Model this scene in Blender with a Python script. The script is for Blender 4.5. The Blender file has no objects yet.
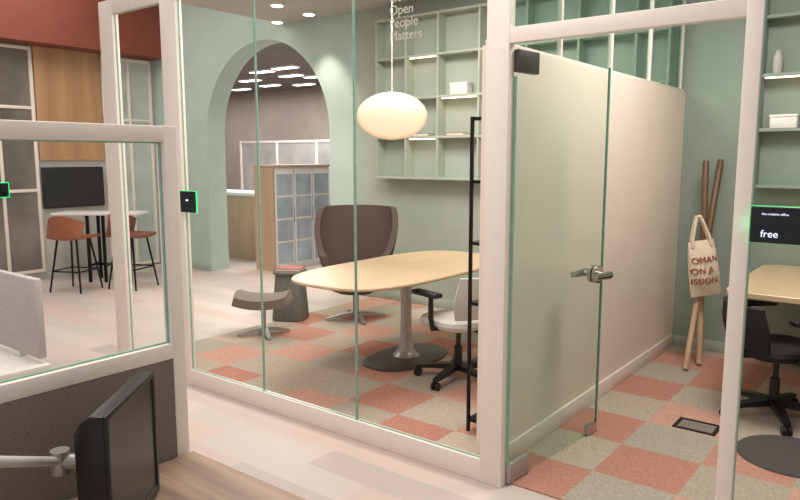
import bpy, bmesh, math, random
from mathutils import Vector, Matrix
random.seed(7)
C = bpy.context.scene.collection
PI = math.pi
R = math.radians

# ------------------------------------------------------------------ camera
FPX, HOR, YAW = 685.0, 157.0, 37.8
PITCH = math.atan((250-HOR)/FPX)
cy_, sy_ = math.cos(R(YAW)), math.sin(R(YAW))
cp_, sp_ = math.cos(PITCH), math.sin(PITCH)
Fv = Vector((-sy_*cp_, cy_*cp_, -sp_)); Rv = Vector((cy_, sy_, 0)); Uv = Vector((-sy_*sp_, cy_*sp_, cp_))
CAM = Vector((0, -2.81, 1.6))
def ray(px, py): return Fv + Rv*((px-400)/FPX) + Uv*((250-py)/FPX)
def FP(px, py, z=0.0):
    d = ray(px, py); return CAM + d*((z-CAM.z)/d.z)
def YP(px, py, y):
    d = ray(px, py); return CAM + d*((y-CAM.y)/d.y)
def XP(px, py, x):
    d = ray(px, py); return CAM + d*((x-CAM.x)/d.x)
def zat(x, y, py):
    k = (250-py)/FPX; r = Vector((x, y, 0))-CAM
    return (k*Fv.dot(r)-Uv.dot(r))/(Uv.z-k*Fv.z)
cam = bpy.data.cameras.new('camera'); co = bpy.data.objects.new('camera', cam); C.objects.link(co)
co.location = CAM; co.rotation_euler = (PI/2-PITCH, 0, R(YAW)); cam.lens = FPX/800*36; cam.sensor_width = 36
cam.clip_start = 0.05
bpy.context.scene.camera = co
try: bpy.context.scene.view_settings.view_transform = 'Standard'
except Exception: pass

# ------------------------------------------------------------------ materials
def lin(c):
    return tuple((v/255/12.92 if v/255 <= .04045 else ((v/255+.055)/1.055)**2.4) for v in c)+(1,)
def nm(name):
    m = bpy.data.materials.new(name); m.use_nodes = True; nt = m.node_tree
    return m, nt, nt.nodes['Principled BSDF']
def sh(c, k): return tuple(min(255, max(0, v*k)) for v in c)
def mat(name, rgb, rough=.55, metal=0, var=.05, scale=25, bump=0, emit=0, ecol=None, stretch=(1,1,1)):
    m, nt, b = nm(name); N, L = nt.nodes, nt.links
    tc = N.new('ShaderNodeTexCoord'); mp = N.new('ShaderNodeMapping'); mp.inputs['Scale'].default_value = stretch
    L.new(tc.outputs['Object'], mp.inputs['Vector'])
    n = N.new('ShaderNodeTexNoise'); n.inputs['Scale'].default_value = scale; n.inputs['Detail'].default_value = 4
    L.new(mp.outputs['Vector'], n.inputs['Vector'])
    r = N.new('ShaderNodeValToRGB'); r.color_ramp.elements[0].position = .3; r.color_ramp.elements[1].position = .7
    r.color_ramp.elements[0].color = lin(sh(rgb, 1-var)); r.color_ramp.elements[1].color = lin(sh(rgb, 1+var))
    L.new(n.outputs['Fac'], r.inputs['Fac']); L.new(r.outputs['Color'], b.inputs['Base Color'])
    b.inputs['Roughness'].default_value = rough; b.inputs['Metallic'].default_value = metal
    if bump:
        bp = N.new('ShaderNodeBump'); bp.inputs['Strength'].default_value = bump; bp.inputs['Distance'].default_value = .01
        L.new(n.outputs['Fac'], bp.inputs['Height']); L.new(bp.outputs['Normal'], b.inputs['Normal'])
    if emit:
        b.inputs['Emission Color'].default_value = lin(ecol or rgb); b.inputs['Emission Strength'].default_value = emit
    return m
def clearglass(name, tint=(.93,.97,.95), base=.03, k=.55):
    m = bpy.data.materials.new(name); m.use_nodes = True; nt = m.node_tree; N, L = nt.nodes, nt.links
    N.remove(N['Principled BSDF']); out = N['Material Output']
    t = N.new('ShaderNodeBsdfTransparent'); t.inputs['Color'].default_value = tint+(1,)
    g = N.new('ShaderNodeBsdfGlossy'); g.inputs['Roughness'].default_value = .01
    lw = N.new('ShaderNodeLayerWeight'); lw.inputs['Blend'].default_value = .5
    p = N.new('ShaderNodeMath'); p.operation = 'POWER'; p.inputs[1].default_value = 4
    a = N.new('ShaderNodeMath'); a.operation = 'MULTIPLY_ADD'; a.inputs[1].default_value = k; a.inputs[2].default_value = base
    L.new(lw.outputs['Facing'], p.inputs[0]); L.new(p.outputs[0], a.inputs[0])
    mx = N.new('ShaderNodeMixShader'); L.new(a.outputs[0], mx.inputs[0]); L.new(t.outputs[0], mx.inputs[1]); L.new(g.outputs[0], mx.inputs[2])
    L.new(mx.outputs[0], out.inputs['Surface'])
    return m
def tiles(name, sx, sy, setA, setB, stagger=0, flip=.8, fine=.12, rough=.95, spec=.1):
    m, nt, b = nm(name); N, L = nt.nodes, nt.links
    def math_(op, a=None, bb=None, v=None):
        n = N.new('ShaderNodeMath'); n.operation = op
        if a is not None: L.new(a, n.inputs[0])
        if bb is not None: L.new(bb, n.inputs[1])
        elif v is not None: n.inputs[1].default_value = v
        return n.outputs[0]
    g = N.new('ShaderNodeNewGeometry'); s = N.new('ShaderNodeSeparateXYZ'); L.new(g.outputs['Position'], s.inputs[0])
    iy = math_('FLOOR', math_('DIVIDE', s.outputs[1], v=sy))
    fx = math_('DIVIDE', s.outputs[0], v=sx)
    if stagger: fx = math_('ADD', fx, math_('MULTIPLY', iy, v=stagger))
    ix = math_('FLOOR', fx)
    cb = N.new('ShaderNodeCombineXYZ'); L.new(ix, cb.inputs[0]); L.new(iy, cb.inputs[1])
    w = N.new('ShaderNodeTexWhiteNoise'); w.noise_dimensions = '2D'; L.new(cb.outputs[0], w.inputs['Vector'])
    sc = N.new('ShaderNodeSeparateColor'); L.new(w.outputs['Color'], sc.inputs[0])
    def ramp(cols, src):
        r = N.new('ShaderNodeValToRGB'); cr = r.color_ramp; cr.interpolation = 'CONSTANT'
        cr.elements[0].color = lin(cols[0]); cr.elements[1].position = 1/len(cols); cr.elements[1].color = lin(cols[1])
        for i in range(2, len(cols)):
            e = cr.elements.new(i/len(cols)); e.color = lin(cols[i])
        L.new(src, r.inputs[0]); return r.outputs[0]
    ca, cb_ = ramp(setA, sc.outputs[0]), ramp(setB, sc.outputs[0])
    ck = math_('MODULO', math_('ABSOLUTE', math_('ADD', ix, iy)), v=2)
    fl = math_('GREATER_THAN', sc.outputs[1], v=flip)
    ck2 = math_('ABSOLUTE', math_('SUBTRACT', ck, fl))
    mx = N.new('ShaderNodeMix'); mx.data_type = 'RGBA'; L.new(ck2, mx.inputs[0]); L.new(ca, mx.inputs[6]); L.new(cb_, mx.inputs[7])
    n = N.new('ShaderNodeTexNoise'); n.inputs['Scale'].default_value = 85; n.inputs['Detail'].default_value = 5; L.new(g.outputs['Position'], n.inputs['Vector'])
    mr = N.new('ShaderNodeMapRange'); mr.inputs[3].default_value = 1-fine; mr.inputs[4].default_value = 1+fine; mr.inputs[1].default_value = .3; mr.inputs[2].default_value = .7
    L.new(n.outputs['Fac'], mr.inputs[0])
    mu = N.new('ShaderNodeVectorMath'); mu.operation = 'SCALE'; L.new(mx.outputs[2], mu.inputs[0]); L.new(mr.outputs[0], mu.inputs['Scale'])
    L.new(mu.outputs[0], b.inputs['Base Color']); b.inputs['Roughness'].default_value = rough; b.inputs['Specular IOR Level'].default_value = spec
    return m

M = dict(
 frame=mat('painted_frame', (240,229,221), .4, var=.008),
 carpet=tiles('carpet_tile', .42, .42, [(188,142,126),(198,156,140),(182,133,117),(202,165,149)], [(184,169,154),(174,163,149),(191,176,161),(179,167,152),(170,162,149)], flip=.9, fine=.19),
 planks=tiles('plank_floor', 1.1, .2, [(207,195,188),(201,190,183),(210,199,192),(196,185,179)], [(205,193,186),(207,188,179),(190,178,173),(203,192,185),(202,184,175)], stagger=.37, flip=.6, fine=.05, rough=.45, spec=.3),
 mint=mat('mint_paint', (184,205,196), .8, var=.02, scale=4),
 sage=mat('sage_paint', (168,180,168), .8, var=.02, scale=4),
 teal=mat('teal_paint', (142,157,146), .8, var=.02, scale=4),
 shelf=mat('shelf_paint', (172,182,168), .8, var=.02, scale=4),
 cream=mat('blush_paint', (236,221,209), .7, var=.012, scale=3),
 grey=mat('grey_paint', (188,188,182), .8, var=.02, scale=3),
 rear=mat('rear_paint', (164,150,142), .8, var=.05, scale=1.5),
 ceil=mat('ceiling_paint', (190,187,180), .9, var=.01),
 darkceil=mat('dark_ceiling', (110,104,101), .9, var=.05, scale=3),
 rust=mat('rust_paint', (132,70,56), .75, var=.03, scale=3),
 oak=mat('pale_oak', (214,188,154), .35, var=.03, scale=6, stretch=(1,.12,1)),
 deskoak=mat('desk_laminate', (156,130,112), .45, var=.2, scale=22, stretch=(.06,1,1)),
 panelwood=mat('wood_panelling', (182,142,104), .5, var=.08, scale=6, stretch=(1,1,.08)),
 palepanel=mat('pale_wood_panel', (188,160,134), .5, var=.05, scale=6, stretch=(1,1,.08)),
 walnut=mat('dark_wood', (112,82,62), .45, var=.1, scale=14, stretch=(1,1,.1)),
 palewood=mat('light_wood', (198,168,136), .5, var=.08, scale=14, stretch=(1,1,.1)),
 black=mat('black_plastic', (22,22,24), .4, var=.05),
 blackmetal=mat('black_metal', (28,28,30), .35, .6, var=.05),
 darkgrey=mat('charcoal_steel', (84,82,81), .4, .3, var=.04),
 mesh=mat('black_mesh_fabric', (28,28,31), .85, var=.25, scale=180, bump=.2),
 brown=mat('brown_upholstery', (84,68,62), .85, var=.1, scale=120, bump=.2),
 taupe=mat('taupe_upholstery', (130,120,112), .85, var=.08, scale=120, bump=.2),
 leather=mat('tan_leather', (154,94,66), .5, var=.08, scale=40, bump=.1),
 dleather=mat('dark_leather', (120,76,56), .5, var=.08, scale=40, bump=.1),
 felt=mat('grey_felt', (190,183,181), .95, var=.06, scale=150, bump=.2),
 tweed=mat('taupe_panel_fabric', (118,103,99), .95, var=.12, scale=220, bump=.3),
 white=mat('white_plastic', (230,227,222), .4, var=.02),
 lightmesh=mat('pale_grey_chair_fabric', (198,195,189), .8, var=.05, scale=120),
 chrome=mat('brushed_steel', (196,192,188), .2, 1, var=.03),
 satin=mat('satin_grey', (172,170,168), .32, .5, var=.03),
 silver=mat('silver_paint', (204,202,200), .35, .15, var=.02),
 screen=mat('dark_screen', (14,18,28), .18, var=.03),
 tv=mat('tv_glass', (40,38,40), .2, var=.05),
 canvas=mat('natural_canvas', (232,216,194), .9, var=.05, scale=160, bump=.2),
 redink=mat('maroon_ink', (146,60,46), .8, var=.05),
 vinyl=mat('pale_pink_vinyl', (190,184,171), .6, var=.02),
 whiteink=mat('screen_letter', (225,232,255), .5, emit=1.0, ecol=(225,232,255)),
 led=mat('green_led', (40,180,110), .4, emit=1.3, ecol=(30,215,115)),
 strip=mat('warm_strip_light', (255,222,182), .5, emit=5.0),
 lightpanel=mat('ceiling_light_panel', (255,250,240), .5, emit=6),
 lampglow=mat('lamp_diffuser', (206,192,172), .8, emit=.82, ecol=(255,233,203), var=0.0),
 weave=mat('woven_cord', (216,198,172), .8, emit=.28, ecol=(255,225,192), var=0.0),
 glass=clearglass('clear_glass', (.92,.965,.945), .03, .5),
 tealpane=clearglass('teal_glass', (.80,.90,.87), .03, .5),
 doorglass=clearglass('door_glass', (.92,.968,.942), .012, .16),
 glassedge=mat('glass_edge', (140,184,164), .2, var=.05),
 joint=mat('glass_joint_seal', (128,148,138), .4),
 tealglass=mat('teal_cabinet_glass', (164,178,186), .2, var=.1, scale=3),
 pouf=mat('olive_grey_felt', (112,111,102), .9, var=.08, scale=60),
 bookred=mat('red_book_cloth', (170,96,86), .7),
 bookgrey=mat('grey_book_cloth', (150,146,138), .7),
 paper=mat('page_paper', (230,222,206), .9),
 darkglass=mat('dark_window_glass', (112,106,100), .15, var=.25, scale=1.2),
 rubber=mat('charcoal_mat', (80,76,76), .95, var=.08, scale=100),
)

# ------------------------------------------------------------------ mesh helpers
class MB:
    def __init__(s): s.bm = bmesh.new()
    def obox(s, c, size, rot=None, bev=0, seg=2):
        mtx = Matrix.Translation(c) @ (rot.to_4x4() if rot else Matrix.Identity(4)) @ Matrix.Diagonal((*size, 1))
        v = bmesh.ops.create_cube(s.bm, size=1, matrix=mtx)['verts']
        if bev:
            e = list({e for q in v for e in q.link_edges})
            bmesh.ops.bevel(s.bm, geom=e, offset=bev, segments=seg, affect='EDGES', profile=.5)
        return s
    def box(s, x0, x1, y0, y1, z0, z1, bev=0, seg=2):
        return s.obox(((x0+x1)/2, (y0+y1)/2, (z0+z1)/2), (abs(x1-x0), abs(y1-y0), abs(z1-z0)), None, bev, seg)
    def loft(s, rings, cap0=True, cap1=True, closed=True):
        vs = [[s.bm.verts.new(p) for p in r] for r in rings]; n = len(rings[0])
        for a, b in zip(vs[:-1], vs[1:]):
            for i in range(n if closed else n-1):
                j = (i+1) % n; s.bm.faces.new((a[i], a[j], b[j], b[i]))
        if cap0: s.bm.faces.new(vs[0][::-1])
        if cap1: s.bm.faces.new(vs[-1])
        return s
    def lathe(s, prof, n=28, c=(0,0), ex=1, ey=1):
        return s.loft([[(c[0]+r*ex*math.cos(2*PI*i/n), c[1]+r*ey*math.sin(2*PI*i/n), z) for i in range(n)] for r, z in prof])
    def tube(s, pts, r, n=10):
        pts = [Vector(p) for p in pts]; rr = r if isinstance(r, (list, tuple)) else [r]*len(pts)
        t0 = (pts[1]-pts[0]).normalized(); u = t0.orthogonal().normalized(); rings = []
        for i, p in enumerate(pts):
            t = (pts[min(i+1, len(pts)-1)]-pts[max(i-1, 0)]).normalized()
            u = (u-t*u.dot(t)).normalized(); w = t.cross(u)
            rings.append([p+(u*math.cos(2*PI*k/n)+w*math.sin(2*PI*k/n))*rr[i] for k in range(n)])
        return s.loft(rings)
    def sellip(s, levels, n=48, e=2.5, c=(0,0)):
        rings = []
        for a, b, z in levels:
            ring = []
            for i in range(n):
                t = 2*PI*i/n; ct, st = math.cos(t), math.sin(t)
                ring.append((c[0]+a*math.copysign(abs(ct)**(2/e), ct), c[1]+b*math.copysign(abs(st)**(2/e), st), z))
            rings.append(ring)
        return s.loft(rings)
    def prism(s, poly, y0, y1):
        return s.loft([[(x, y0, z) for x, z in poly], [(x, y1, z) for x, z in poly]])
    def shell(s, fn, nu, nv, th):
        g = [[Vector(fn(i/nu, j/nv)) for i in range(nu+1)] for j in range(nv+1)]
        nrm = []
        for j in range(nv+1):
            row = []
            for i in range(nu+1):
                du = g[j][min(i+1,nu)]-g[j][max(i-1,0)]; dv = g[min(j+1,nv)][i]-g[max(j-1,0)][i]
                row.append(du.cross(dv).normalized())
            nrm.append(row)
        A = [[s.bm.verts.new(g[j][i]+nrm[j][i]*th/2) for i in range(nu+1)] for j in range(nv+1)]
        B = [[s.bm.verts.new(g[j][i]-nrm[j][i]*th/2) for i in range(nu+1)] for j in range(nv+1)]
        for j in range(nv):
            for i in range(nu):
                s.bm.faces.new((A[j][i], A[j][i+1], A[j+1][i+1], A[j+1][i]))
                s.bm.faces.new((B[j][i], B[j+1][i], B[j+1][i+1], B[j][i+1]))
        for i in range(nu):
            s.bm.faces.new((A[0][i], B[0][i], B[0][i+1], A[0][i+1])); s.bm.faces.new((A[nv][i], A[nv][i+1], B[nv][i+1], B[nv][i]))
        for j in range(nv):
            s.bm.faces.new((A[j][0], A[j+1][0], B[j+1][0], B[j][0])); s.bm.faces.new((A[j][nu], B[j][nu], B[j+1][nu], A[j+1][nu]))
        return s
    def build(s, name, m, parent=None, ang=35, label=None):
        bmesh.ops.recalc_face_normals(s.bm, faces=s.bm.faces[:])
        me = bpy.data.meshes.new(name); s.bm.to_mesh(me); s.bm.free()
        me.polygons.foreach_set('use_smooth', [True]*len(me.polygons))
        try: me.set_sharp_from_angle(angle=R(ang))
        except Exception: pass
        me.materials.append(m if not isinstance(m, str) else M[m])
        o = bpy.data.objects.new(name, me); C.objects.link(o); o.parent = parent
        if label: o['label'] = label
        return o
def tag(o, label, cat, group=None, kind=None):
    o['label'] = label; o['category'] = cat
    if group: o['group'] = group
    if kind: o['kind'] = kind
    return o
def thing(name, label, cat, loc=(0,0,0), rz=0, group=None, kind=None):
    o = bpy.data.objects.new(name, None); C.objects.link(o); o.empty_display_size = .1
    o.location = loc; o.rotation_euler = (0, 0, rz)
    return tag(o, label, cat, group, kind)
def dup(o, loc=None, rz=None, label=None, parent=None):
    c = o.copy(); C.objects.link(c); c.parent = parent
    if loc is not None: c.location = loc
    if rz is not None: c.rotation_euler = (0, 0, rz)
    if label: c['label'] = label
    for ch in [x for x in bpy.data.objects if x.parent == o]: dup(ch, parent=c)
    return c
def text(name, s, size, m, parent, loc, rot=(PI/2,0,0), sp=1.0, ext=.0008, ax='LEFT', warp=None):
    cu = bpy.data.curves.new(name, 'FONT'); cu.body = s; cu.size = size; cu.align_x = ax; cu.space_line = sp; cu.extrude = ext
    t = bpy.data.objects.new(name+'_tmp', cu); C.objects.link(t)
    bpy.context.view_layer.update()
    me = bpy.data.meshes.new_from_object(t.evaluated_get(bpy.context.evaluated_depsgraph_get()))
    bpy.data.objects.remove(t); me.materials.clear(); me.materials.append(M[m])
    if warp:
        for v in me.vertices: v.co = warp(v.co)
    o = bpy.data.objects.new(name, me); C.objects.link(o); o.parent = parent; o.location = loc; o.rotation_euler = rot
    return o
def struct(name, mb, m, label, cat): return tag(mb.build(name, m), label, cat, kind='structure')

# ------------------------------------------------------------------ setting
FD = .026
def xf(px, py=250): return YP(px, py, -FD).x
c0, c1 = xf(101, 60), xf(114, 60)
YB = 3.12                                         # back wall
XL = YP(157, 160, YB).x                           # far left wall
struct('floor', MB().box(-22, 3, -5, 11, -.1, 0), 'planks', 'pale pinkish plank floor of the corridor and open office', 'floor')
struct('floor_carpet', MB().box(c0, 1.5, .05, YB, 0, .008), 'carpet', 'rust and beige chequered carpet tiles inside the glazed rooms', 'carpet')
# back wall with arch
ax0, ax1 = YP(208, 160, YB).x, YP(330, 160, YB).x
ar = (ax1-ax0)/2; acx = (ax0+ax1)/2
crown = zat(acx, YB, 40); spring = crown-ar
arc = [(acx-ar*math.cos(PI*i/40), spring+ar*math.sin(PI*i/40)) for i in range(41)]
TH = .3
XM = -1.655
def wallpoly(mb, poly): mb.prism(poly, YB, YB+TH)
w = MB(); ZT = 4.3
wallpoly(w, [(XL, 0), (ax0, 0), (ax0, ZT), (XL, ZT)])
wallpoly(w, [(ax1, 0), (-5.25, 0), (-5.25, ZT), (ax1, ZT)])
for a, b in zip(arc[:-1], arc[1:]): wallpoly(w, [a, b, (b[0], ZT), (a[0], ZT)])
struct('wall_back', w, 'mint', 'mint green back wall with a tall arched opening', 'wall')
struct('wall_back_centre', MB().box(-5.25, XM-.04, YB, YB+TH, 0, 3.3), 'sage', 'sage green back wall behind the meeting room table', 'wall')
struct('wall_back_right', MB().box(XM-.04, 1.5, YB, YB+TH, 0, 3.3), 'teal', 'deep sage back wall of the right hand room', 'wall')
struct('baseboard_back', MB().box(XL, ax0, YB-.015, YB, 0, .1, .004).box(ax1, -1.75, YB-.015, YB, 0.008, .1, .004).box(-1.64, 1.4, YB-.015, YB, 0.008, .1, .004), 'sage', 'green skirting board along the back wall', 'baseboard')
# far left wall
struct('wall_left', MB().box(XL-.2, XL, -4, YB, 0, 3.0), 'grey', 'pale grey far wall behind the high table', 'wall')
struct('wall_left_bulkhead', MB().box(XL-.2, XL+.35, -4, YB-.002, 3.0, ZT), 'rust', 'rust red bulkhead above the far wall', 'bulkhead')
y0, y1 = XP(35, 100, XL).y, XP(100, 100, XL).y
struct('wall_left_panelling', MB().box(XL, XL+.03, y0, y1, zat(XL, (y0+y1)/2, 160), 2.998), 'panelwood', 'oak wall panel above the wall mounted screen', 'wall panel')
ya, yb2 = XP(-45, 100, XL).y, XP(33, 100, XL).y
win = thing('window_1', 'dark interior window beside the oak wall panel', 'window', (XL, 0, 0), kind='structure')
fr = MB()
for yy in (ya, (ya+yb2)/2-.02, yb2-.04): fr.box(0, .04, yy, yy+.04, .1, 2.98, .005)
for zz in (.1, 1.15, 2.2, 2.94): fr.box(0.002, .038, ya, yb2, zz, zz+.04, .005)
fr.build('window_frame', 'frame', win)
MB().box(.004, .02, ya+.02, yb2-.02, .12, 2.95).build('pane', 'darkglass', win)
win = thing('window_2', 'pale interior glazing between the oak panel and the green wall', 'window', (XL, 0, 0), kind='structure')
ya, yb2 = y1+.02, YB-.06
fr = MB()
for yy in (ya, (ya+yb2)/2, yb2-.04): fr.box(0, .04, yy, yy+.04, .02, 2.98, .005)
for zz in (.02, 2.1, 2.94): fr.box(0.002, .038, ya, yb2, zz, zz+.04, .005)
fr.build('window_frame', 'frame', win)
MB().box(.004, .02, ya+.02, yb2-.02, .05, 2.95).build('pane', mat('frosted_pane', (184,194,188), .3, var=.08, scale=1.5), win)
# ceilings
struct('ceiling', MB().box(-6.4, 1.5, .0, YB-.003, 3.2, 3.3), 'ceil', 'grey ceiling over the glazed rooms', 'ceiling')
struct('ceiling_left', MB().box(XL, -6.45, -4, YB, ZT, ZT+.1), 'ceil', 'high ceiling over the open area', 'ceiling')
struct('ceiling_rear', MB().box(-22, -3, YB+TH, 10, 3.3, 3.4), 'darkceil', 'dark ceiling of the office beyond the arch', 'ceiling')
struct('wall_rear', MB().box(-22, -3, 9.6, 9.8, 0, 3.3), 'rear', 'brownish grey end wall of the office beyond the arch', 'wall')
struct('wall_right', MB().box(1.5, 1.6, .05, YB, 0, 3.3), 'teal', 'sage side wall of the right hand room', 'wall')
# wall between the rooms
ZMW = 2.12
struct('wall_middle', MB().box(XM-.075, XM, .055, YB-.002, 0.008, ZMW), 'cream', 'blush white dividing wall between the two rooms', 'wall')
struct('baseboard_middle', MB().box(XM, XM+.015, .06, YB-.02, .008, .11, .004), 'frame', 'white skirting board of the dividing wall', 'baseboard')
tw = thing('window_3', 'high glazed strip on top of the dividing wall', 'window', (XM-.0375, 0, ZMW), kind='structure')
fr = MB().box(-.025, .025, .056, YB-.003, 0.001, .025, .004).box(-.025, .025, .056, YB-.003, 1.03, 1.075, .004)
for yy in (.06, .8, 1.55, 2.3, YB-.05): fr.box(-.014, .014, yy, yy+.024, .02, 1.04, .004)
fr.build('window_frame', 'frame', tw)
MB().box(-.004, .004, .08, YB-.045, .02, 1.035).build('glass_pane', 'tealpane', tw)

# front glazed wall
l0, l1 = xf(170), xf(185)
m0, m1 = xf(483), xf(505)
r0, r1 = xf(731), xf(748)
zd0, zd1 = zat(m1, -FD, 43), zat(m1, -FD, 27)
ztop0 = zat((c0+c1)/2, -FD, 15); ztop1 = ztop0+.1
fw = thing('wall_front', 'white framed full height glass wall along the corridor', 'glass wall', (0,0,0), kind='structure')
f = MB()
for a, b in ((c0, c1), (l0, l1), (m0, m1), (r0, r1), (1.4, 1.5)): f.box(a, b, -FD, FD, 0.0, ztop1, .004)
for a, b in ((c1, l0), (l1, m0), (r1, 1.4)): f.box(a-.005, b+.005, -FD+.004, FD-.004, 0.0, .115, .004)
f.box(c0, 1.5, -FD+.002, FD-.002, ztop0, ztop1, .004)
f.box(m1-.005, r0+.005, -FD+.003, FD-.003, zd0, zd1, .004)
f.build('frame', 'frame', fw)
s1, s2 = xf(256, 200), xf(352, 200)
# frameless clear panes: what shows of them is the polished rim along each edge
def rim(a, b, z0, z1, e=.004):
    MB().box(a, a+e, -.005, .005, z0, z1).box(b-e, b, -.005, .005, z0, z1).box(a+e, b-e, -.005, .005, z0, z0+e).box(a+e, b-e, -.005, .005, z1-e, z1).build('pane_rim', 'glassedge', fw)
rim(c1, l0, .115, ztop0)
rim(l1, s1-.002, .115, ztop0); rim(s1+.002, s2-.002, .115, ztop0); rim(s2+.002, m0, .115, ztop0)
rim(r1, 1.4, .115, ztop0)
MB().box(m1-.01, r0+.01, -.004, .004, zd1-.01, ztop0+.01).build('glass_pane', 'glass', fw)
for s_ in (s1, s2): MB().box(s_-.003, s_+.003, -.006, .006, .115, ztop0).build('joint_seal', 'joint', fw)

# glass door
hx, hy = m1+.006, .03
de = FP(595, 432)
dl = math.hypot(de.x-hx, de.y-hy)
door = thing('door_1', 'frameless clear glass door standing open into the right room', 'door', (hx, hy, 0), math.atan2(de.y-hy, de.x-hx), kind='structure')
dz = zd0-.02
MB().box(.0, dl, -.005, .005, .015, dz).build('door_leaf', 'doorglass', door)
MB().box(dl, dl+.007, -.007, .007, .015, dz).box(-.006, 0.0, -.008, .008, .1, dz-.12).build('glass_edge', 'glassedge', door)
for z0 in (.012, dz-.1): MB().box(-.005, .17, -.018, .018, z0, z0+.1, .004).build('hinge_patch', 'satin' if z0 < 1 else 'darkgrey', door)
MB().box(dl-.11, dl-.01, -.014, .014, .012, .075, .004).build('bottom_lock', 'chrome', door)
h = MB()
for sg in (-1, 1):
    h.tube([(dl-.075, sg*.004, .95), (dl-.075, sg*.024, .95)], .05, 28)
    h.tube([(dl-.075, sg*.014, .95), (dl-.075, sg*.066, .95)], .02, 16)
    h.tube([(dl-.045, sg*.07, .95), (dl-.1, sg*.072, .951), (dl-.2, sg*.068, .953)], [.024, .022, .017], 16)
h.build('door_handle', 'chrome', door)

# vinyl words high on the glass
vx = xf(387, 20)
vl = text('wall_front_lettering', 'Good\nOpen\nPeople\nMatters', .066, 'vinyl', None, (vx, -.0065, zat(vx, 0, 3)), sp=.95, ext=.0006)
tag(vl, 'faint pale pink stacked words high on the glass wall', 'lettering', kind='structure')

# ------------------------------------------------------------------ foreground desk, partition, monitor
pc = FP(192, 450, .73); PX, PY = pc.x, pc.y
zt, zb = zat(PX, PY, 126), zat(PX, PY, 356)
pt = thing('desk_partition', 'low cubicle partition with white framed glass above taupe fabric', 'partition', (PX-.03, PY, 0))
L_ = 1.7
f = MB()
f.box(-.02, .02, -.042, 0, 0, zt, .003)
f.box(-.02, .02, -L_, -L_+.042, 0, zt, .003)
f.box(-.019, .019, -L_+.02, -.02, zt-.045, zt-.001, .003)
f.box(-.019, .019, -L_+.02, -.02, zb, zb+.045, .003)
f.build('frame', 'frame', pt)
a, b, c, d, e = -L_+.042, -.042, zb+.045, zt-.045, .004
MB().box(-.004, .004, a, a+e, c, d).box(-.004, .004, b-e, b, c, d).box(-.004, .004, a+e, b-e, c, c+e).box(-.004, .004, a+e, b-e, d-e, d).build('pane_rim', 'glassedge', pt)
MB().box(-.018, .018, -L_+.038, -.038, .06, zb+.004, .006).build('fabric_panel', 'tweed', pt)

dk = thing('desk', 'wood laminate desk in the foreground under the monitor', 'desk', (PX+.005, PY, 0))
MB().box(0, 1.25, -1.0, 0, .7, .73, .004).build('desktop', 'deskoak', dk)
for a in (.04, 1.16):
    for b in (-.95, -.08): MB().box(a, a+.05, b, b+.05, 0, .7, .003).build('leg', 'white', dk)

ZM = 1.06
A, B = FP(103, 417, ZM), FP(152, 370, ZM)
wM = (B-A).length; zmb = zat(B.x, B.y, 490); hM = ZM-zmb
mo = thing('computer_monitor', 'black computer monitor seen edge on above the wood desk', 'monitor', (A.x, A.y, zmb), math.atan2(B.y-A.y, B.x-A.x))
hb = MB(); hb.box(0, wM, 0, .034, 0, hM, .006)
def rr(y, i, dzt): return [(i, y, i), (wM-i, y, i), (wM-i, y, hM-i-dzt), (i, y, hM-i-dzt)]
hb.loft([rr(.032, .003, 0), rr(.052, .008, .01), rr(.074, .024, .026)])
hb.build('housing', 'black', mo)
bz = MB(); t = .016
bz.box(0.001, wM-.001, -.006, .002, hM-t, hM-.001, .003).box(.001, wM-.001, -.006, .002, .001, t+.008, .003).box(.001, t, -.006, .002, .01, hM-.01, .003).box(wM-t, wM-.001, -.006, .002, .01, hM-.01, .003)
bz.build('bezel', 'black', mo)
MB().box(t-.002, wM-t+.002, -.002, .004, t, hM-t+.002).build('screen', mat('monitor_panel', (44,44,48), .3, var=.05), mo)
MB().obox((wM/2, .077, hM*.5), (.11, .008, .11), None, .003).build('mount_plate', 'satin', mo)
ma = thing('monitor_arm', 'slim silver white jointed arm holding the black monitor', 'monitor arm', (A.x, A.y, 0), math.atan2(B.y-A.y, B.x-A.x))
zc = zmb+hM*.48
J = Vector((wM*.5, .17, zc))
K = Vector((-.24, .21, 1.075))
MB().tube([(wM*.5, .082, zc), (wM*.5, .17, zc)], .018, 16).tube([J+Vector((0,0,-.028)), J+Vector((0,0,.028))], .022, 20).build('tilt_joint', 'satin', ma)
MB().tube([J, J.lerp(K, .1), J.lerp(K, .9), K], [.009, .011, .013, .013], 16).build('upper_arm', 'silver', ma)
MB().tube([K+Vector((0,0,-.05)), K+Vector((0,0,.04))], .03, 20).build('elbow_joint', 'silver', ma)
MB().tube([(K.x, K.y, .745), K], .022, 18).lathe([(.055, .73), (.055, .742), (.025, .75)], 24, (K.x, K.y)).build('pole', 'silver', ma)

# neighbouring desk behind partition
q = FP(43, 278, 1.1)
nd = thing('desk', 'white desk behind the low partition with grey felt screen', 'desk', (q.x, q.y, 0))
MB().box(-1.5, 0.02, -.75, .0, .71, .735, .004).build('desktop', 'white', nd)
for a in (-1.45, -.05):
    for b in (-.7, -.06): MB().box(a, a+.045, b, b+.045, 0, .71, .003).build('leg', 'white', nd)
sc = thing('desk_screen', 'light grey felt desk divider standing on the white desk', 'desk divider', (q.x, q.y-.02, .735))
MB().box(-1.45, 0, -.018, .018, .02, .365, .012).build('felt_panel', 'felt', sc)
for a in (-.25, -1.3): MB().box(a, a+.06, -.02, .02, 0, .025, .003).build('clamp', 'white', sc)

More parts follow.
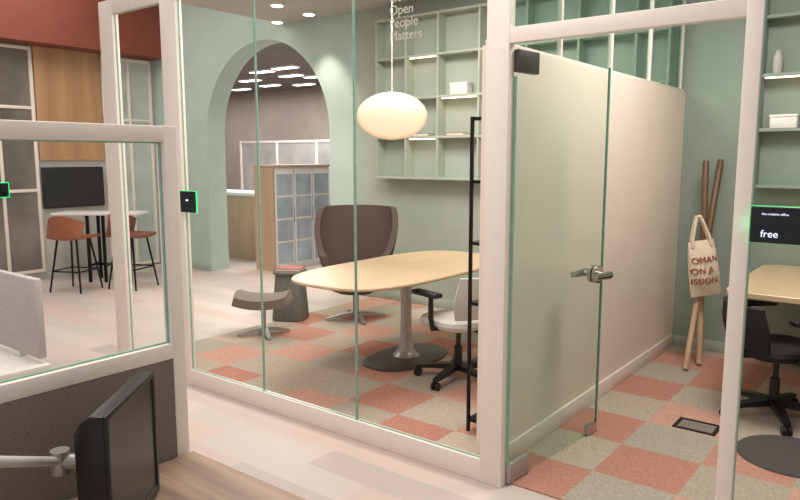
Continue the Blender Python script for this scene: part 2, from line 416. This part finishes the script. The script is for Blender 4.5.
# ------------------------------------------------------------------ furniture builders
def oval_table(label, loc, a, b, sbx=.24, sby=.37, e=3.3, up=0, th=0):
    t = thing('oval_table' if e < 6 else 'office_table', label, 'table', (loc[0], loc[1], .008))
    MB().sellip([(a-.06, b-.06, .708+up-th), (a-.012, b-.012, .716+up-th), (a, b, .726+up-th), (a, b, .735+up), (a-.005, b-.005, .74+up)], 128, e).build('tabletop', 'oak', t)
    MB().lathe([(.12, .02), (.1, .03), (.062, .08), (.048, .16), (.042, .35), (.045, .58), (.07, .66), (.16, .709+up-th)], 32).build('column', 'satin', t)
    MB().sellip([(sbx, sby, 0), (sbx, sby, .014), (sbx-.012, sby-.012, .022), (.1, .12, .026)], 56, 2.6).build('base_plate', 'darkgrey', t)
    return t
TX, TY = -3.22, 1.42
oval_table('pale oak oval meeting table on grey pedestal under the pendant lamp', (TX, TY), .5, 1.0, .25, .4)

def star_base(t, n, rad, zc, h, m, r=.03):
    MB().tube([(0,0,zc-.02), (0,0,h)], r, 18).build('column', m, t)
    for k in range(n):
        an = 2*PI*k/n+.4; d = Vector((math.cos(an), math.sin(an), 0)); sd = Vector((-d.y, d.x, 0)); rings = []
        for u, wd, z, th in ((.0, .028, zc, .03), (.5, .022, zc-.02, .022), (1, .016, .022, .014)):
            p = d*rad*u+Vector((0,0,z)); rings.append([p+sd*wd-Vector((0,0,th)), p+sd*wd, p-sd*wd, p-sd*wd-Vector((0,0,th))])
        MB().loft(rings).build('leg', m, t)

def lounge_chair(label, loc, rz):
    t = thing('lounge_chair', label, 'armchair', (loc[0], loc[1], .008), rz)
    def S(u, v):
        th = (u*2-1)*R(122); a = abs(th)
        k = max(0, min(1, (a-R(62))/R(60))); k = k*k*(3-2*k)
        H = 1.10-.46*k
        z = .33+(H-.33)*v; q = max(0, (z-.33)/.8)
        bulge = math.sin(min(1, q*1.05)*PI*.58)
        ax = .22+.17*bulge; by = .25+.07*q
        return (ax*math.copysign(abs(math.sin(th))**.9, math.sin(th)), by*math.cos(th)+.11*q-.03, z)
    MB().shell(S, 48, 20, .06).build('backrest', 'brown', t, ang=70)
    MB().sellip([(.17,.18,.27), (.23,.25,.30), (.25,.265,.36)], 40, 2.4).build('seat_shell', 'brown', t)
    MB().sellip([(.195,.25,.36), (.205,.275,.40), (.2,.27,.45), (.17,.22,.48), (.1,.1,.488)], 40, 2.8, (0,-.06)).build('seat_cushion', 'brown', t)
    star_base(t, 4, .31, .075, .29, 'satin')
    return t
p = FP(356, 319)
lounge_chair('dark brown winged swivel armchair behind the oval table', p, R(34))

p = FP(264, 335)
ot = thing('footstool', 'grey taupe upholstered saddle footstool on a four star base left of the table', 'footstool', (p.x, p.y, .008), R(38))
def S(u, v):
    x, y = (u*2-1), (v*2-1)
    return (x*.25*(1-.06*y*y), y*.18*(1-.08*x*x), .325+.035*abs(x)**2.4-.025*y*y)
MB().shell(S, 24, 14, .085).build('cushion', 'taupe', ot, ang=80)
star_base(ot, 4, .24, .07, .29, 'satin', .022)

p = FP(291, 319)
st = thing('side_table', 'small grey tapered block side table beside the brown armchair', 'side table', (p.x, p.y, .008), R(30))
MB().sellip([(.16,.16,0), (.165,.165,.015), (.132,.132,.44), (.128,.128,.455)], 64, 4).build('body', 'pouf', st)
MB().sellip([(.14,.14,.455), (.152,.152,.462), (.152,.152,.48), (.147,.147,.486)], 64, 4).build('table_top', 'pouf', st)
def book(label, loc, rz, cl, L=.13, W=.09, T=.028):
    b = thing('book', label, 'book', loc, rz)
    MB().box(-L, L, -W, W, 0, .004).box(-L, L, -W, W, T-.004, T).box(-L, -L+.005, -W, W, .0, T).build('cover', cl, b)
    MB().box(-L+.006, L-.004, -W+.004, W-.004, .004, T-.004).build('pages', 'paper', b)
book('flat red clothbound book lying on the small block side table', (p.x, p.y, .495), R(28), 'bookred')

def task_chair(label, loc, rz, seatm, backm, backtop=.95, zback=.53):
    t = thing('office_chair', label, 'chair', (loc[0], loc[1], .008), rz)
    MB().sellip([(.2,.2,.40), (.235,.23,.415), (.245,.24,.44), (.235,.23,.465), (.19,.19,.475)], 40, 3.2).build('seat', seatm, t)
    def S(u, v):
        x = u*2-1; z = zback+(backtop-zback)*v
        wd = .2+.03*math.sin(PI*min(1, v*1.1))
        return (x*wd, .25-.07*x*x+.05*v*v+.02*math.sin(v*PI), z)
    MB().shell(S, 16, 12, .03).build('backrest', backm, t, ang=70)
    MB().tube([(0,.1,.405), (0,.24,.41), (0,.3,.48), (0,.31,.62)], [.028,.028,.024,.018], 12).build('back_support', 'black', t)
    for s in (-1, 1):
        MB().tube([(s*.18,.03,.41), (s*.27,.03,.42), (s*.285,.03,.5), (s*.285,.03,.645)], [.018,.018,.02,.017], 12).build('arm_post', 'black', t)
        MB().obox((s*.28,-.02,.66), (.08,.26,.035), None, .014, 3).build('armrest', 'black', t)
    MB().lathe([(.06,.38),(.07,.40),(.05,.405)], 20).build('tilt_mechanism', 'black', t)
    MB().tube([(0,0,.09), (0,0,.25)], .03, 16).tube([(0,0,.25), (0,0,.385)], .018, 14).build('gas_lift', 'black', t)
    for k in range(5):
        an = 2*PI*k/5+.3; d = Vector((math.cos(an), math.sin(an), 0)); sd = Vector((-d.y, d.x, 0)); rings = []
        for u, wd, z, th in ((0, .035, .125, .045), (.55, .026, .105, .032), (1, .018, .082, .022)):
            q_ = d*.31*u+Vector((0,0,z)); rings.append([q_+sd*wd-Vector((0,0,th)), q_+sd*wd, q_-sd*wd, q_-sd*wd-Vector((0,0,th))])
        MB().loft(rings).build('base_leg', 'black', t)
        c = d*.3+Vector((0,0,.028))
        MB().tube([c+sd*.008, c+sd*.026], .028, 18).tube([c-sd*.026, c-sd*.008], .028, 18).tube([c-sd*.01, c+sd*.01], .012, 10).tube([d*.3+Vector((0,0,.03)), d*.3+Vector((0,0,.075))], .008, 8).build('caster', 'black', t)
    return t
p = FP(458, 380)
task_chair('office chair with pale grey seat and back and black arms at the oval table', p, R(-105), 'lightmesh', 'lightmesh', .79, .5)
p = FP(772, 418)
task_chair('black office chair at the oak table in the right hand room', p, R(132), 'mesh', 'mesh', .72, .46)
oval_table('pale oak straight edged table by the back wall of the right hand room', (-.22, 2.42), .77, .68, .22, .3, 14, .03, .02)

# black shelving unit
p = FP(466, 432)
zs = zat(p.x, p.y, 118)
su = thing('shelving_unit', 'tall slim black metal open shelving unit against the dividing wall', 'shelf unit', (p.x, p.y, .008))
sw = (XM-.085)-p.x; sd_ = .21
for a in (0, sw-.018):
    for b in (0, sd_-.018): MB().box(a, a+.018, b, b+.018, 0, zs, .002).build('upright', 'blackmetal', su)
for k in range(6):
    z = .06+k*(zs-.08)/5
    MB().box(.002, sw-.002, .002, sd_-.002, z, z+.018, .002).build('shelf', 'blackmetal', su)

# pendant lamp
pp = YP(392, 116, TY+.05); dep = Fv.dot(pp-CAM); ra, rb = 35*dep/FPX, 23*dep/FPX
pl = thing('pendant_lamp', 'glowing woven oval pendant lamp hanging above the oval table', 'lamp', (pp.x, pp.y, pp.z))
def prof(k, s): return [(ra*k*max(.12, math.sin(PI*i/24)), s*-rb*k*math.cos(PI*i/24)) for i in range(1, 24)]
MB().lathe(prof(.96, 1), 40).build('diffuser', 'lampglow', pl)
wv = MB()
for k in range(34):
    for sgn in (-1, 1):
        pts = []
        for i in range(1, 24):
            a = PI*i/24; th = 2*PI*k/34+sgn*a*1.1
            pts.append((ra*math.sin(a)*math.cos(th), ra*math.sin(a)*math.sin(th), -rb*math.cos(a)))
        wv.tube(pts, .0024, 5)
for i in (1, 23):
    a = PI*i/24
    wv.tube([(ra*math.sin(a)*math.cos(2*PI*j/36), ra*math.sin(a)*math.sin(2*PI*j/36), -rb*math.cos(a)) for j in range(37)], .004, 5)
wv.build('woven_shade', 'weave', pl)
MB().tube([(0,0,rb*.96), (0,0,3.19-pp.z)], .004, 8).build('cord', 'white', pl)
MB().lathe([(.05, 3.165-pp.z), (.055, 3.2-pp.z)], 24).build('ceiling_rose', 'white', pl)

# downlights
g0 = None; spots = []
for i, (px, py, lb) in enumerate(((277, 20, 'round white ceiling spotlight above the arch, nearest the back wall'), (309, 12, 'round white ceiling spotlight right of the arch crown'), (277, 3, 'round white ceiling spotlight nearest the glass wall'))):
    p = FP(px, py, 3.2); spots.append(p)
    if g0 is None:
        g0 = thing('ceiling_spotlight', lb, 'ceiling light', (p.x, p.y, 3.2), group='ceiling spotlights in the meeting room')
        MB().lathe([(.075,-.03), (.085,-.025), (.085,0)], 28).build('housing', 'white', g0)
        MB().lathe([(.06,-.034), (.06,-.03)], 24).build('lens', 'lightpanel', g0)
    else: dup(g0, (p.x, p.y, 3.2), None, lb)

# wall bookcases
def bookcase(label, x0, x1, divs, zs, strips, mb='sage', ms='shelf', dp=.16):
    t = thing('bookcase', label, 'bookcase', (x0, YB-dp, 0))
    W = x1-x0
    MB().box(0, W, dp-.02, dp-.001, zs[0], zs[-1]).build('back_panel', mb, t)
    for z in zs: MB().box(0, W, 0, dp-.02, z-.012, z+.012, .003).build('shelf', ms, t)
    for d in divs: MB().box(d-x0-.01, d-x0+.01, .003, dp-.02, zs[0]+.012, zs[-1]-.012).build('divider', ms, t)
    for a, b, z in strips: MB().box(a-x0, b-x0, .02, .035, z-.022, z-.012).build('light_strip', 'strip', t)
    return t
ZS = (1.38, 1.8, 2.2, 2.62, 3.02)
bx = [YP(px, 100, YB-.16).x for px in (375, 405, 437, 478)]
bookcase('sage green wall mounted shelving in the room with the pendant', bx[0], XM-.09, [bx[0]+.012, bx[1], bx[2], bx[3], bx[3]+.5, bx[3]+1.0, bx[3]+1.5, XM-.104], ZS,
         [(bx[1]+.04, bx[2]-.04, ZS[3]), (bx[3]+.03, bx[3]+.4, ZS[3]), (bx[2]+.04, bx[3]-.04, ZS[2]), (bx[1]+.04, bx[2]-.04, ZS[1])])
rx = YP(757, 100, YB-.16).x
bookcase('deep sage wall mounted shelving in the right hand room', rx, .6, [rx+.012, rx+.5, rx+1.0, .588], ZS, [(rx+.04, rx+.46, ZS[2]), (rx+.04, rx+.46, ZS[4])], 'teal', 'teal')
def on_shelf(px, k, dy=-.09):
    q_ = YP(px, 100, YB+dy); return Vector((q_.x, YB+dy, ZS[k]+.0125))
p = on_shelf(461, 2)
o = thing('storage_box', 'small white storage box on the sage shelving behind the pendant', 'box', p)
MB().box(-.1, .1, -.055, .055, 0, .09, .006).build('body', 'white', o); MB().box(-.104, .104, -.059, .059, .088, .115, .006).build('lid', 'white', o)
p = on_shelf(422, 1)
book('grey book lying flat on the sage shelf right of the pendant', p, R(4), 'bookgrey', .11, .06)
p = on_shelf(458, 1)
book('dull red book lying flat on the sage shelf below the white box', p, R(-3), 'bookred', .11, .06)
p = on_shelf(775, 2)
tag(MB().lathe([(.03,0),(.035,.02),(.035,.12),(.02,.15),(.02,.17)], 28).build('vase', 'felt'), 'small pale vase on the right hand room shelving', 'vase').location = p
p = on_shelf(786, 1)
o = thing('storage_box', 'low white box on the right hand room shelving below the vase', 'box', p)
MB().box(-.09, .09, -.055, .055, 0, .08, .006).build('body', 'white', o); MB().box(-.094, .094, -.059, .059, .078, .1, .006).build('lid', 'white', o)

# poles and tote bag
def pole(label, a, b):
    a, b = Vector(a), Vector(b); d = b-a
    t = thing('wooden_pole', label, 'pole', a, group='wooden poles leaning in the corner')
    MB().tube([Vector((0,0,.014)), d*.02, d*.6], [.019,.021,.021], 14).build('shaft', 'palewood', t)
    MB().tube([d*.6, d*.62, d*.985, d], [.021,.024,.025,.02], 14).build('grip', 'walnut', t)
pole('pale wooden pole with dark top, its foot left and its top right of the other', FP(685, 371, .008), YP(721, 160, YB-.05))
pole('pale wooden pole with dark top, its foot right and its top left of the other', FP(699, 366, .008), YP(706, 161, YB-.13))
yb_ = YB-.48
bb = YP(706, 295, yb_); bt = YP(711, 240, yb_)
bg = thing('tote_bag', 'natural canvas tote bag with dark red lettering hanging from wooden poles', 'bag', (bb.x, yb_, bb.z), 0)
bg.rotation_euler = (0, R(-9), R(38))
H = bt.z-bb.z; W2 = .115
def bth(v): return .006+.05*math.sin(PI*min(1, .08+v*.9))
def bwd(v): return W2*(1-.18*v*v+.03*math.sin(v*PI))
rings = []
for i in range(25):
    v = i/24; wd = bwd(v); th = bth(v)
    rings.append([(wd*math.copysign(abs(math.cos(2*PI*k/48))**.7, math.cos(2*PI*k/48)), th*math.sin(2*PI*k/48)*(1+.12*math.sin(9*v+6*math.cos(2*PI*k/48))), H*v) for k in range(48)])
MB().loft(rings).build('body', 'canvas', bg, ang=60)
for sy in (-1, 1):
    MB().tube([(-.07, sy*.02, H*.9), (-.06, sy*.018, H+.03), (-.034, sy*.014, H+.12), (-.012, sy*.01, H+.185), (.012, sy*.01, H+.185), (.034, sy*.014, H+.12), (.06, sy*.018, H+.03), (.07, sy*.02, H*.9)], .011, 8).build('handle', 'canvas', bg)
def wrap(co):            # text plane (x, up, depth) -> lens surface of the bag
    x, z, d = co.x-.165, co.y+H*.62, co.z
    v = max(0, min(1, z/H)); wd = bwd(v)*.995; side = -1
    if x < -wd: x = -2*wd-x; side = 1
    cth = (min(1, abs(x)/wd))**(1/.7); y = side*(bth(v)*1.13*math.sqrt(max(0, 1-cth*cth))+.003+d)
    return Vector((x, y, z))
text('lettering', 'WOMAN\n   ON A\nMISSION', .064, 'redink', bg, (0,0,0), (0,0,0), sp=1.25, ext=.002, warp=wrap)

# floor box, mat
p = FP(697, 428)
fb = thing('floor_outlet', 'flush black framed floor outlet set in the carpet', 'floor outlet', (p.x, p.y, .008))
MB().box(-.12,.12,-.09,-.068,0,.006).box(-.12,.12,.068,.09,0,.006).box(-.12,-.098,-.068,.068,0,.006).box(.098,.12,-.068,.068,0,.006).build('frame', 'black', fb)
MB().box(-.098,.098,-.068,.068,0,.003).build('lid', 'taupe', fb)
p = FP(792, 458)
tag(MB().lathe([(.27,0),(.275,.004),(.265,.012),(.1,.014)], 44).build('floor_mat', 'rubber'), 'round charcoal mat on the carpet in front of the black office chair', 'mat').location = (p.x, p.y, .008)

# room displays
def display(label, x0, wd, z0, z1, words):
    t = thing('room_display', label, 'display', (x0, -FD, z0)); h = z1-z0; lw = .0018 if words else .0026
    MB().box(0, wd, -.03, -.014, 0, h, .004).build('housing', 'black', t)
    MB().box(.004, wd-.004, -.0315, -.029, .004, h-.004).build('screen', 'screen', t)
    MB().box(.02, wd-.02, -.014, 0, h*.3, h*.7).build('bracket', 'black', t)
    for q4 in ((-lw, .002, .0, h), (wd-.002, wd+lw, .0, h), (-lw, wd+lw, -lw, .002), (-lw, wd+lw, h-.002, h+lw)):
        MB().box(q4[0], q4[1], -.0138, -.006, q4[2], q4[3]).build('led_strip', 'led', t)
    if words:
        text('lettering', 'free', .036, 'whiteink', t, (.036, -.033, .022), ext=.0005)
        text('small_lettering', 'the creative office', .012, 'whiteink', t, (.036, -.033, h-.03), ext=.0005)
        MB().box(wd-.052, wd-.03, -.0335, -.031, .03, .052).build('icon', mat('blue_icon', (70,90,190), .5, emit=.5), t)
    else:
        MB().box(wd*.45, wd*.6, -.0335, -.031, h*.55, h*.62).build('status_mark', 'whiteink', t)
    l = bpy.data.lights.new('led_glow', 'POINT'); l.energy = .02; l.color = (.1, 1, .4); l.shadow_soft_size = .02
    o = bpy.data.objects.new('led_glow', l); C.objects.link(o); o.location = (x0-.015, -FD-.03, (z0+z1)/2)
    return t
xa = YP(750, 225, -FD-.03).x
display('black room booking screen reading free on the right post', xa, .235, zat(xa, -FD-.03, 242), zat(xa, -FD-.03, 206), True)
xb = YP(180, 200, -FD-.03).x; xc = YP(194, 200, -FD-.03).x
display('small black room booking screen on the left post', xb, xc-xb, zat(xb, -FD-.03, 212), zat(xb, -FD-.03, 191), False)

# ------------------------------------------------------------------ far left: high table, stools, screen
p = FP(104, 280)
zt_ = zat(p.x, p.y, 212)
ht = thing('high_table', 'high white table with black legs in the open area', 'table', (p.x, p.y, 0), R(38))
MB().box(-.55, .55, -.2, .24, zt_-.03, zt_, .006).build('tabletop', 'white', ht)
for sx in (-1, 1):
    for sy in (-1, 1): MB().box(sx*.1-.018, sx*.1+.018, sy*.16-.018, sy*.16+.018, 0, zt_-.03, .003).build('leg', 'blackmetal', ht)
MB().box(-.1, .1, -.012, .012, .2, .23).box(-.11, -.09, -.16, .16, .2, .23).box(.09, .11, -.16, .16, .2, .23).build('foot_rail', 'blackmetal', ht)
def stool(label, loc, rz, m):
    t = thing('bar_stool', label, 'stool', (loc[0], loc[1], 0), rz, 'bar stools at the high table')
    def S(u, v):
        x = u*2-1; k = 0
        if v < .5:
            k = v/.5; y = -.2+.38*k; z = .64+.02*x*x
        else:
            k = (v-.5)/.5; y = .18+.06*k; z = .64+.28*k**1.1+.02*x*x
        wd = .22+.02*v; y -= .14*x*x*max(0, v-.45)*1.8
        if v >= .5: z -= .1*x*x*k
        return (x*wd, y, z)
    MB().shell(S, 14, 20, .035).build('seat', m, t, ang=80)
    for sx in (-1, 1):
        for sy in (-1, 1): MB().tube([(sx*.13, sy*.12, .63), (sx*.21, sy*.2, 0)], [.013, .011], 10).build('leg', 'blackmetal', t)
    q4 = [(-.185,-.175,.25), (.185,-.175,.25), (.185,.175,.25), (-.185,.175,.25)]
    fm = MB()
    for i in range(4): fm.tube([q4[i], q4[(i+1) % 4]], .009, 8)
    fm.build('footrest', 'blackmetal', t)
stool('tan leather bar stool left of the high white table', FP(77, 290), R(-155), 'leather')
stool('darker tan leather bar stool right of the high white table', FP(134, 287), R(110), 'dleather')
ya_, yb3 = XP(43, 187, XL+.06).y, XP(104, 187, XL+.06).y
ym = (ya_+yb3)/2
tvz0, tvz1 = zat(XL+.08, ym, 207), zat(XL+.08, ym, 167)
tv = thing('wall_screen', 'black flat wall screen mounted below the oak panel', 'television', (XL, ym, tvz0))
MB().box(.03, .065, -(yb3-ya_)/2, (yb3-ya_)/2, 0, tvz1-tvz0, .008).build('housing', 'black', tv)
MB().box(.064, .068, -(yb3-ya_)/2+.02, (yb3-ya_)/2-.02, .02, tvz1-tvz0-.02).build('screen', 'tv', tv)
MB().box(0, .032, -.2, .2, .1, .35).build('wall_bracket', 'black', tv)
yg = XP(1, 190, XL+.06).y
gd = thing('room_display', 'tiny green lit booking screen at the far dark window', 'display', (XL+.038, yg, zat(XL+.05, yg, 197)))
MB().box(0, .025, -.09, .09, 0, .17, .005).build('housing', 'screen', gd)
for q4 in ((-.1, -.091, 0, .17), (.091, .1, 0, .17), (-.1, .1, -.01, -.001), (-.1, .1, .171, .18)):
    MB().box(.002, .02, *q4).build('led_strip', 'led', gd)

# ------------------------------------------------------------------ office beyond the arch
E = FP(275, 272)
xw = YP(255, 200, E.y).x; yf = XP(330, 200, E.x).y
zc_ = zat(E.x, E.y, 165)
cb = thing('storage_cabinet', 'long glass fronted cabinet with pale wood end panel beyond the arch', 'cabinet', (E.x, E.y, 0))
MB().box(xw-E.x, -.02, .025, yf-E.y, 0, zc_-.03).build('body', 'white', cb)
MB().box(xw-E.x-.01, .0, 0, .025, 0, zc_-.03).build('end_panel', 'palepanel', cb)
MB().box(xw-E.x-.02, .015, -.01, yf-E.y+.01, zc_-.03, zc_, .004).build('cabinet_top', 'palepanel', cb)
n = 3
for k in range(n):
    a = .03+(yf-E.y-.03)*k/n; b = .03+(yf-E.y-.03)*(k+1)/n
    dd = MB().box(-.02, 0, a+.008, b-.008, .06, zc_-.05, .003).build('door', 'white', cb)
    for r in range(4):
        z0 = .1+(zc_-.2)*r/4; MB().box(-.002, .006, a+.035, b-.035, z0, z0+(zc_-.2)/4-.03).build('pane', 'tealglass', dd)
    MB().tube([(.02, b-.02, zc_*.45), (.02, b-.02, zc_*.6)], .008, 8).build('handle', 'satin', dd)
p = FP(237, 258)
ct = thing('reception_counter', 'wooden counter in the office beyond the arch', 'counter', (p.x, p.y, 0))
MB().box(-1.2, .6, 0, .5, 0, 1.0).build('body', 'palepanel', ct); MB().box(-1.25, .65, -.04, .54, 1.0, 1.05, .005).build('countertop', 'white', ct)
hazy = mat('hazy_pane', (174,172,170), .3, var=.1, scale=2)
def office_screen(label, loc, nb, hh):
    gp = thing('office_screen', label, 'office screen', loc)
    f = MB()
    for k in range(nb+1): f.box(k*1.2, .05+k*1.2, -.03, .03, 0, hh, .004)
    for z in (0, hh-.05): f.box(0, nb*1.2+.05, -.025, .025, z, z+.05, .004)
    f.build('frame', 'frame', gp)
    for k in range(nb): MB().box(.05+k*1.2, 1.2+k*1.2, -.008, .008, .04, hh-.04).build('pane', hazy, gp)
office_screen('low white framed glass screen far beyond the arch', (-12.5, 7.4, 0), 5, 1.95)
g0 = None
for px, py, wh in ((285, 66, 'nearest the arch crown'), (291, 74, 'second below the arch crown'), (262, 70, 'left of the arch centre'), (241, 88, 'leftmost of them'), (250, 79, 'upper one at the left'), (304, 83, 'lower right of the arch centre'), (316, 75, 'nearest the right side of the arch'), (270, 84, 'lowest in the middle')):
    p = FP(px, py, 3.3)
    lb = 'white strip ceiling light beyond the arch, '+wh
    if p.y > 9.3: continue
    if g0 is None:
        g0 = thing('ceiling_light', lb, 'ceiling light', (p.x, p.y, 3.3), group='strip lights beyond the arch')
        MB().box(-.3, .3, -.11, .11, -.04, 0, .01).build('housing', 'white', g0)
        MB().box(-.28, .28, -.09, .09, -.046, -.04).build('diffuser', 'lightpanel', g0)
    else: dup(g0, (p.x, p.y, 3.3), None, lb)

# ------------------------------------------------------------------ light
wd = bpy.data.worlds.new('world'); bpy.context.scene.world = wd; wd.use_nodes = True
bg_ = wd.node_tree.nodes['Background']; bg_.inputs[0].default_value = (1, .94, .895, 1); bg_.inputs[1].default_value = .5
def area(loc, sx, sy, pw, col=(1, .925, .85), rot=(0,0,0)):  # unseen area light added to brighten a space, with no fixture of its own
    l = bpy.data.lights.new('unseen_fill', 'AREA'); l.shape = 'RECTANGLE'; l.size = sx; l.size_y = sy; l.energy = pw; l.color = col
    o = bpy.data.objects.new('unseen_fill', l); C.objects.link(o); o.location = loc; o.rotation_euler = rot
area((-3.3, 1.5, 3.17), 1.6, 1.2, 84)
area((-.7, 1.3, 3.17), .9, 1.0, 58)
area((-7.7, .2, 4.2), 2.4, 3, 105)
area((-9, 6.3, 3.22), 5, 4, 290, (1, .97, .95))
area((-13.5, 8.0, 3.22), 6, 1.6, 100, (1, .97, .95))
area((-2.2, -1.6, 3.6), 2.0, 1.2, 68)
for p in spots:
    l = bpy.data.lights.new('spotlight_beam', 'SPOT'); l.energy = 60; l.color = (1, .9, .76); l.spot_size = R(80); l.spot_blend = .6; l.shadow_soft_size = .05
    o = bpy.data.objects.new('spotlight_beam', l); C.objects.link(o); o.location = (p.x, p.y, 3.15)
